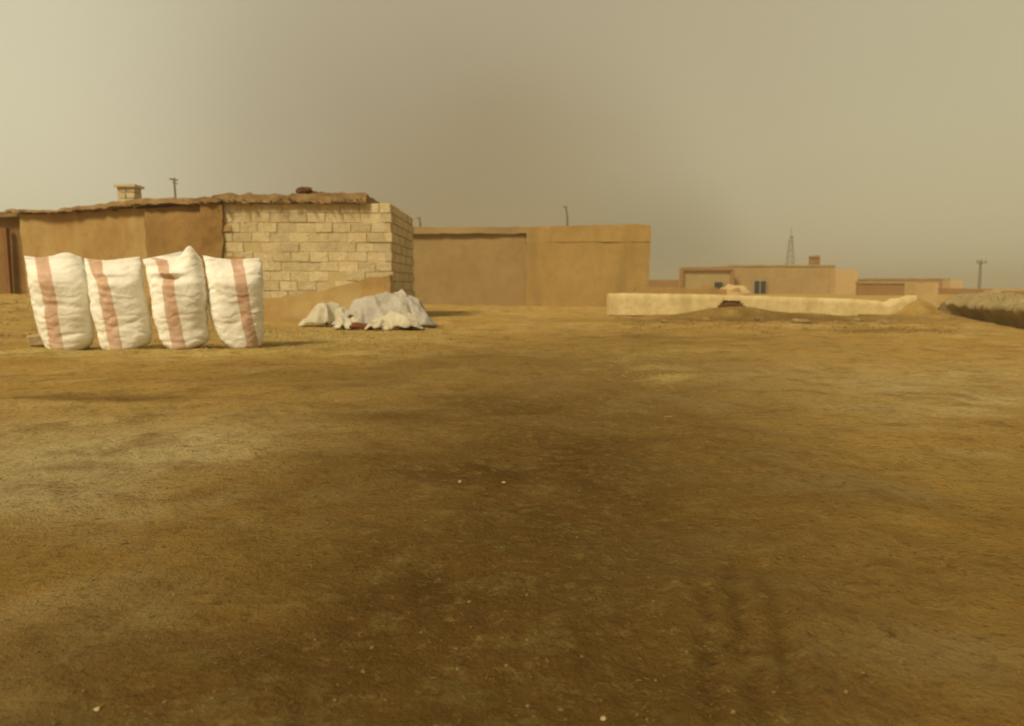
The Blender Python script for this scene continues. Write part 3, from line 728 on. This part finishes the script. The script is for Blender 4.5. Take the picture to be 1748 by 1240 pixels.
# olive bank on the right with an undercut foot
q0 = gp(1606, 538); q1 = gp(1748, 562)
dirv = Vector((q1[0] - q0[0], q1[1] - q0[1])).normalized(); LB = 14; na = 26; nl = 260
nrm = Vector((dirv.y, -dirv.x)); 
if nrm.x * q0[0] + nrm.y * q0[1] > 0: nrm = -nrm
vs = []; fs = []
prof = [(-1.1, -.05), (-1.1, .30), (-.95, .44), (-.8, .50), (-.6, .52), (-.45, .53), (-.3, .53), (-.18, .51), (-.08, .47), (-.02, .42), (.06, .36), (.09, .32), (.09, .27), (.04, .22), (0, .18), (-.08, .10), (-.09, -.06)]
for i in range(nl + 1):
    s = LB * i / nl; e = sst(-.5, .7, s)
    for k, (o_, z) in enumerate(prof):
        under = sst(.6, 2.4, s)
        if k >= 12: o_ = o_ + (1 - under) * (.08 - o_)
        q = Vector((q0[0] + dirv.x * s, q0[1] + dirv.y * s, 0))
        zz = z * (.25 + .75 * e) * (1 + .10 * noise.noise(Vector((s * 1.2, 3, 0)))) if z > 0 else z
        P = Vector((q.x + nrm.x * o_, q.y + nrm.y * o_, zz)); P += noise.noise_vector(P * 2.1) * .05 + noise.noise_vector(P * 5) * .04 + noise.noise_vector(P * 13) * .018
        vs.append(P)
n = len(prof)
for i in range(nl):
    for k in range(n - 1): fs.append((i * n + k, (i + 1) * n + k, (i + 1) * n + k + 1, i * n + k + 1))
fs.append(tuple(range(n))); fs.append(tuple(nl * n + k for k in range(n)))
tag(link('earth_bank', vs, fs, M['bank']), 'low olive earth bank with a dark undercut foot at the right edge of the photo', 'bank')

mb = MB(); rnd = random.Random(4)
for _ in range(2600):
    s_ = rnd.uniform(.2, LB); o2 = rnd.uniform(-1.05, -.06); z = interp([(-1.1, .40), (-.8, .50), (-.3, .52), (-.1, .46), (.02, .40)], o2) * (.25 + .75 * sst(-.5, .7, s_)) - .01
    p = Vector((q0[0] + dirv.x * s_ + nrm.x * o2, q0[1] + dirv.y * s_ + nrm.y * o2, z)); h_ = rnd.uniform(.05, .13)
    d = Vector((rnd.gauss(0, .6), rnd.gauss(0, .6), 1)).normalized() * h_; w_ = Vector((rnd.uniform(-1, 1), rnd.uniform(-1, 1), 0)).normalized() * .007
    mb.add([p - w_, p + w_, p + d], [(0, 1, 2)])
tag(mb.build('dry_grass', M['bank'], None, False), 'dry olive grass growing on the earth bank', None, kind='stuff')

# ------------------------------------------------------------------ far houses on the right
def house(name, px0, px1, py_top, Y, D, mat, label, cat='house', ang=0, py_top2=None, eave=True, group=None, skew=0.0, matr=None):
    a = at(px0, 490, Y); bq = at(px1, 490, Y); Lx = bq.x - a.x; zt_ = at((px0 + px1) / 2, py_top, Y).z
    o = empty(name, ((a.x + bq.x) / 2, Y, 0), label, cat, group)
    zb_ = at(px1, py_top2, Y).z if py_top2 else zt_
    vs, fs = rough_box((a.x, Y), ang, Lx, D, -.1, zt_, max(.3, Y / 110), .018 * Y / 60, .5, seed=px0 * .01, top=lambda u: zt_ + (zb_ - zt_) * u)
    link('wall', vs, fs, mat, o)
    if eave:
        vs, fs = rough_box((a.x - .04, Y - .08), ang, Lx + .08, D + .16, zt_, zt_ + .12, .5, .03, .7, seed=px0 * .02, top=lambda u: .16 + zt_ + (zb_ - zt_) * u, bot=lambda u: -.02 + zt_ + (zb_ - zt_) * u)
        link('roof', vs, fs, matr or mat, o)
    return o
h1 = house('far_house', 1253, 1424, 455, 75, 12, M['far_mud'], 'wide flat-roofed brown house with a dark double window beyond the pale wall', matr=M['olive'])
opening(h1, 1286, 1308, 480, 504, 75, 'window', 1)
q = at(1390, 452, 76)
mb = MB()
mb.box((q.x, q.y, q.z + .35), (.8, .7, .8), None, .05); c1 = mb.build('chimney', M['far_dark'], h1)
mb = MB(); mb.box((q.x, q.y, q.z + .80), (.9, .8, .16), None, .08); mb.build('cap', M['far_dark'], c1)
h2 = house('side_wing', 1426, 1463, 460, 74, 9, M['far_light'], 'pale pinkish right end of the wide brown far house, painted paler as its sunlit face', eave=False)  # lighter plaster puts the sunlight on the house's end face into its colour
h3 = house('side_wing', 1163, 1250, 458, 74, 1.2, M['olive'], 'olive plastered wing with brown rim, left of the wide brown far house', matr=M['far_dark'], eave=False)
a = at(1162, 459, 73.9); bq = at(1252, 459, 73.9)
mb = MB(); mb.box(((a.x + bq.x) / 2, 73.85, a.z), (bq.x - a.x, .3, .3), None, .03); mb.box((a.x + .12, 73.86, a.z / 2 - .1), (.3, .28, a.z - .2), None, .02); mb.box((bq.x - .1, 73.86, a.z / 2 - .1), (.3, .28, a.z - .2), None, .02)
mb.build('rim', M['far_dark'], h3)
o_ = opening(h3, 1218, 1234, 482, 505, 74, 'doorway')
q = at(1250, 500, 60); mb = MB(); mb.blob((q.x + .1, q.y, .2), (1.1, .8, .62), 3, .7, 18, .6)
tag(mb.build('clay_oven', M['far_light'], None, True), 'pale rounded clay mound between the pale wall and the far house doorway', 'clay mound')
q = at(1205, 500, 62); mb = MB(); mb.blob((q.x, q.y, .25), (1.0, .7, .55), 5, .45, 14, .6)
tag(mb.build('earth_heap', M['far_dark'], None, True), 'small brown earth heap left of the pale clay mound', 'earth heap')

house('far_wall', 1105, 1164, 478, 85, .6, M['far_dark'], 'dark brown low wall between the long mud house and the olive wing', 'wall', eave=False)
house('low_mud_wall', 1466, 1600, 484, 62, .5, M['far_dark'], 'red-brown mud wall right of the pale pinkish end of the wide brown far house', 'wall', eave=True, matr=M['far_mud'])
a = at(1563, 500, 18.1); bq = at(1601, 500, 18.1)
vs, fs = rough_box((a.x, 18.1), 0, bq.x - a.x, .5, -.1, at(1580, 484, 18.1).z, .07, .018, 2.6, seed=71)
tag(link('wall_pillar', vs, fs, M['far_light']), 'square pinkish tan pillar standing at the right end of the pale plastered wall', 'pillar')
house('far_house', 1497, 1622, 477, 110, 9, M['far_dark'], 'long low brown far house behind the red-brown mud wall and pinkish pillar', matr=M['far_mud'])
house('side_wing', 1622, 1643, 478, 108, 7, M['far_light'], 'small pale end wing of the long low brown far house', eave=False)
house('far_wall', 1603, 1696, 492, 70, .5, M['far_dark'], 'dark brown wall right of the pinkish pillar, near the utility pole', 'wall', py_top2=494, eave=False)
house('gate_pillar', 1694, 1718, 496, 66, 1.2, M['far_light'], 'small pale square hut near the right edge of the photo', 'hut', eave=False)
house('far_wall', 1716, 1850, 497, 64, .5, M['mud_dark'], 'low dark brown wall at the right edge, right of the small pale square hut', 'wall', eave=False)

# utility pole and lattice mast
q = at(1671, 495, 95); zt_ = at(1671, 444, 95).z
A = empty('utility_pole', (q.x, q.y, 0), 'grey utility pole with a short crossarm above the far walls at right', 'utility pole')
mb = MB(); mb.tube([(q.x, q.y, -.1), (q.x, q.y, zt_)], [.19, .14], 9); mb.build('pole', M['metal'], A)
mb = MB(); mb.box((q.x, q.y - .2, zt_ - .35), (1.3, .14, .16))
for s in (-.55, 0, .55): mb.tube([(q.x + s, q.y - .2, zt_ - .3), (q.x + s, q.y - .2, zt_ + .02)], .07, 6)
mb.build('crossarm', M['metal'], A)
q = at(1347, 495, 150); zt_ = at(1347, 388, 150).z
A = empty('lattice_mast', (q.x, q.y, 0), 'thin grey lattice mast rising behind the wide brown far house', 'mast')
mb = MB(); nb = 9
def mw(t): return .85 * (1 - t) + .14
for k in range(4):
    sx, sy = (-1, 1)[k & 1], (-1, 1)[k >> 1]
    mb.tube([(q.x + sx * mw(0), q.y + sy * mw(0), -.1), (q.x + sx * mw(.8), q.y + sy * mw(.8), zt_ * .8)], .055, 5)
for i in range(nb):
    t0, t1 = .8 * i / nb, .8 * (i + 1) / nb
    for a, bb in (((-1, -1), (1, -1)), ((1, -1), (1, 1)), ((1, 1), (-1, 1)), ((-1, 1), (-1, -1))):
        mb.tube([(q.x + a[0] * mw(t0), q.y + a[1] * mw(t0), zt_ * t0), (q.x + bb[0] * mw(t1), q.y + bb[1] * mw(t1), zt_ * t1)], .035, 4)
        mb.tube([(q.x + a[0] * mw(t1), q.y + a[1] * mw(t1), zt_ * t1), (q.x + bb[0] * mw(t1), q.y + bb[1] * mw(t1), zt_ * t1)], .03, 4)
mb.build('lattice', M['metal'], A)
mb = MB(); mb.tube([(q.x, q.y, zt_ * .78), (q.x, q.y, zt_)], .06, 6); mb.build('antenna', M['metal'], A)
mb = MB(); mb.tube([(q.x - .3, q.y - .3, zt_ * .84), (q.x + .3, q.y - .3, zt_ * .84)], .22, 8); mb.build('dish', M['metal'], A)

# low dry scrub along the walls and behind the sacks
def tufts(n_, fpos, hh, mat, label, seed):
    rnd = random.Random(seed); mb = MB()
    for _ in range(n_):
        cx_, cy_ = fpos(rnd)
        for _k in range(9):
            x = cx_ + rnd.gauss(0, .07); y = cy_ + rnd.gauss(0, .05); p = Vector((x, y, gz(x, y) - .01)); h_ = hh * rnd.uniform(.4, 1.2)
            d = Vector((rnd.gauss(0, .6), rnd.gauss(0, .6), 1)).normalized() * h_; w_ = Vector((rnd.uniform(-1, 1), rnd.uniform(-1, 1), 0)).normalized() * .006
            mb.add([p - w_, p + w_, p + d * .6 + w_ * .6, p + d, p + d * .6 - w_ * .6], [(0, 1, 2, 3, 4)])
    return tag(mb.build('dry_scrub', mat, None, False, (0, 0, 0)), label, None, kind='stuff')
M['scrub'] = rough_mat('brown_scrub', [(.21, .135, .045), (.29, .20, .07), (.14, .085, .03)], 2, .2, island=.4)
M['scrub_pale'] = rough_mat('pale_scrub', [(.34, .26, .095), (.42, .32, .12), (.25, .18, .06)], 2, .2, island=.35)
tufts(330, lambda r: gp(r.uniform(1050, 1480), min(590, 543 + abs(r.gauss(0, 12)))), .06, M['scrub'], 'low brown dry scrub at the foot of the pale plastered wall', 21)
tufts(160, lambda r: gp(r.uniform(1420, 1640), r.uniform(543, 572)), .05, M['scrub'], 'low brown dry scrub before the right end of the pale wall', 22)
tufts(220, lambda r: (r.uniform(-12.8, -7), r.uniform(10.5, 17.5)), .09, M['scrub'], 'low dry scrub on the rise behind the standing sacks', 23)
tufts(260, lambda r: (r.gauss(-3.1, 1.5), r.gauss(11.3, 1.2)), .05, M['scrub_pale'], 'pale dry grass between the sacks and the crumpled sheets', 24)

# ------------------------------------------------------------------ straw, bits of stalk, pebbles
def straw(name, areas, label, seed):
    rnd = random.Random(seed); mb = MB()
    for (n, fx, ln) in areas:
        for _ in range(n):
            x, y = fx(rnd); a = rnd.uniform(0, math.pi); l = ln * rnd.uniform(.4, 1.2); r = ln * rnd.uniform(.02, .045)
            d = Vector((math.cos(a), math.sin(a), rnd.uniform(-.1, .35))) * l / 2; z = gz(x, y) + r + abs(d.z) * .8
            c = Vector((x, y, z)); s_ = Vector((-math.sin(a), math.cos(a), 0)) * r; up = Vector((0, 0, r))
            mb.add([c - d - s_, c - d + s_, c - d + up, c + d - s_, c + d + s_, c + d + up], [(0, 1, 4, 3), (1, 2, 5, 4), (2, 0, 3, 5)])
    return tag(mb.build(name, M['straw'], None, False, (0, 0, 0)), label, None, kind='stuff')
def ground_px(x0, x1, y0, y1):
    def f(r): return gp(r.uniform(x0, x1), r.uniform(y0, y1))
    return f
def gauss_px(cx, cy, sx, sy):
    def f(r): return gp(r.gauss(cx, sx), max(548, r.gauss(cy, sy)))
    return f
straw('straw', [(2200, gauss_px(560, 582, 80, 11), .06), (700, gauss_px(250, 597, 120, 4), .05), (500, gauss_px(1120, 610, 60, 30), .045),
                (500, gauss_px(-10, 570, 40, 18), .07)], 'loose dry straw strewn on the ground before the block house and wall', 3)
straw('straw', [(900, lambda r: gp(r.uniform(-60, 1810), 620 + 700 * r.random() ** .8), .010)], 'short broken straw bits scattered over the trodden yard', 5)
mb = MB(); rnd = random.Random(11)
for i in range(260):
    x, y = gp(rnd.uniform(-80, 1820), 620 + 720 * rnd.random() ** .7); s = rnd.uniform(.0012, .0035) * (1 + y * .12)
    mb.blob((x, y, gz(x, y) + s * .3), (s * 1.3, s, s * .8), i, .6, 6)
tag(mb.build('gravel', M['crumb'], None, False, (0, 0, 0)), 'small earth crumbs and gravel scattered over the yard', None, kind='stuff')
for i, (px, py, s, lb) in enumerate([(167, 1209, .0045, 'small pale pebble on the soil at the bottom left of the photo'), (1030, 1217, .0045, 'small pale pebble on the dark soil at the bottom, right of the middle'),
                             (785, 832, .006, 'pale chip of stone on the soil, left one of a loose pair'), (860, 828, .006, 'pale chip of stone on the soil, right one of a loose pair'),
                             (1357, 553, .06, 'pale stone lying on the brown earth before the pale plastered wall')]):
    x, y = gp(px, py); mb = MB(); mb.blob((x, y, gz(x, y) + s * .4), (s * 1.3, s, s * .8), i * 3.3, .6, 12)
    tag(mb.build('pebble', M['stone'], None, True), lb, 'pebble')

# ------------------------------------------------------------------ dusty air
mb = MB(); mb.box((0, 290, 4.75), (1000, 720, 13.5))
hz = mb.build('haze', None, None, False); hz['kind'] = 'stuff'; hz.display_type = 'WIRE'
m = bpy.data.materials.new('dusty_air'); m.use_nodes = True; m.node_tree.nodes.clear()
o_ = m.node_tree.nodes.new('ShaderNodeOutputMaterial'); pv = m.node_tree.nodes.new('ShaderNodeVolumePrincipled')
pv.inputs['Color'].default_value = (.92, .82, .60, 1); pv.inputs['Density'].default_value = .0025; pv.inputs['Anisotropy'].default_value = .2
m.node_tree.links.new(pv.outputs[0], o_.inputs['Volume']); hz.data.materials.append(m)
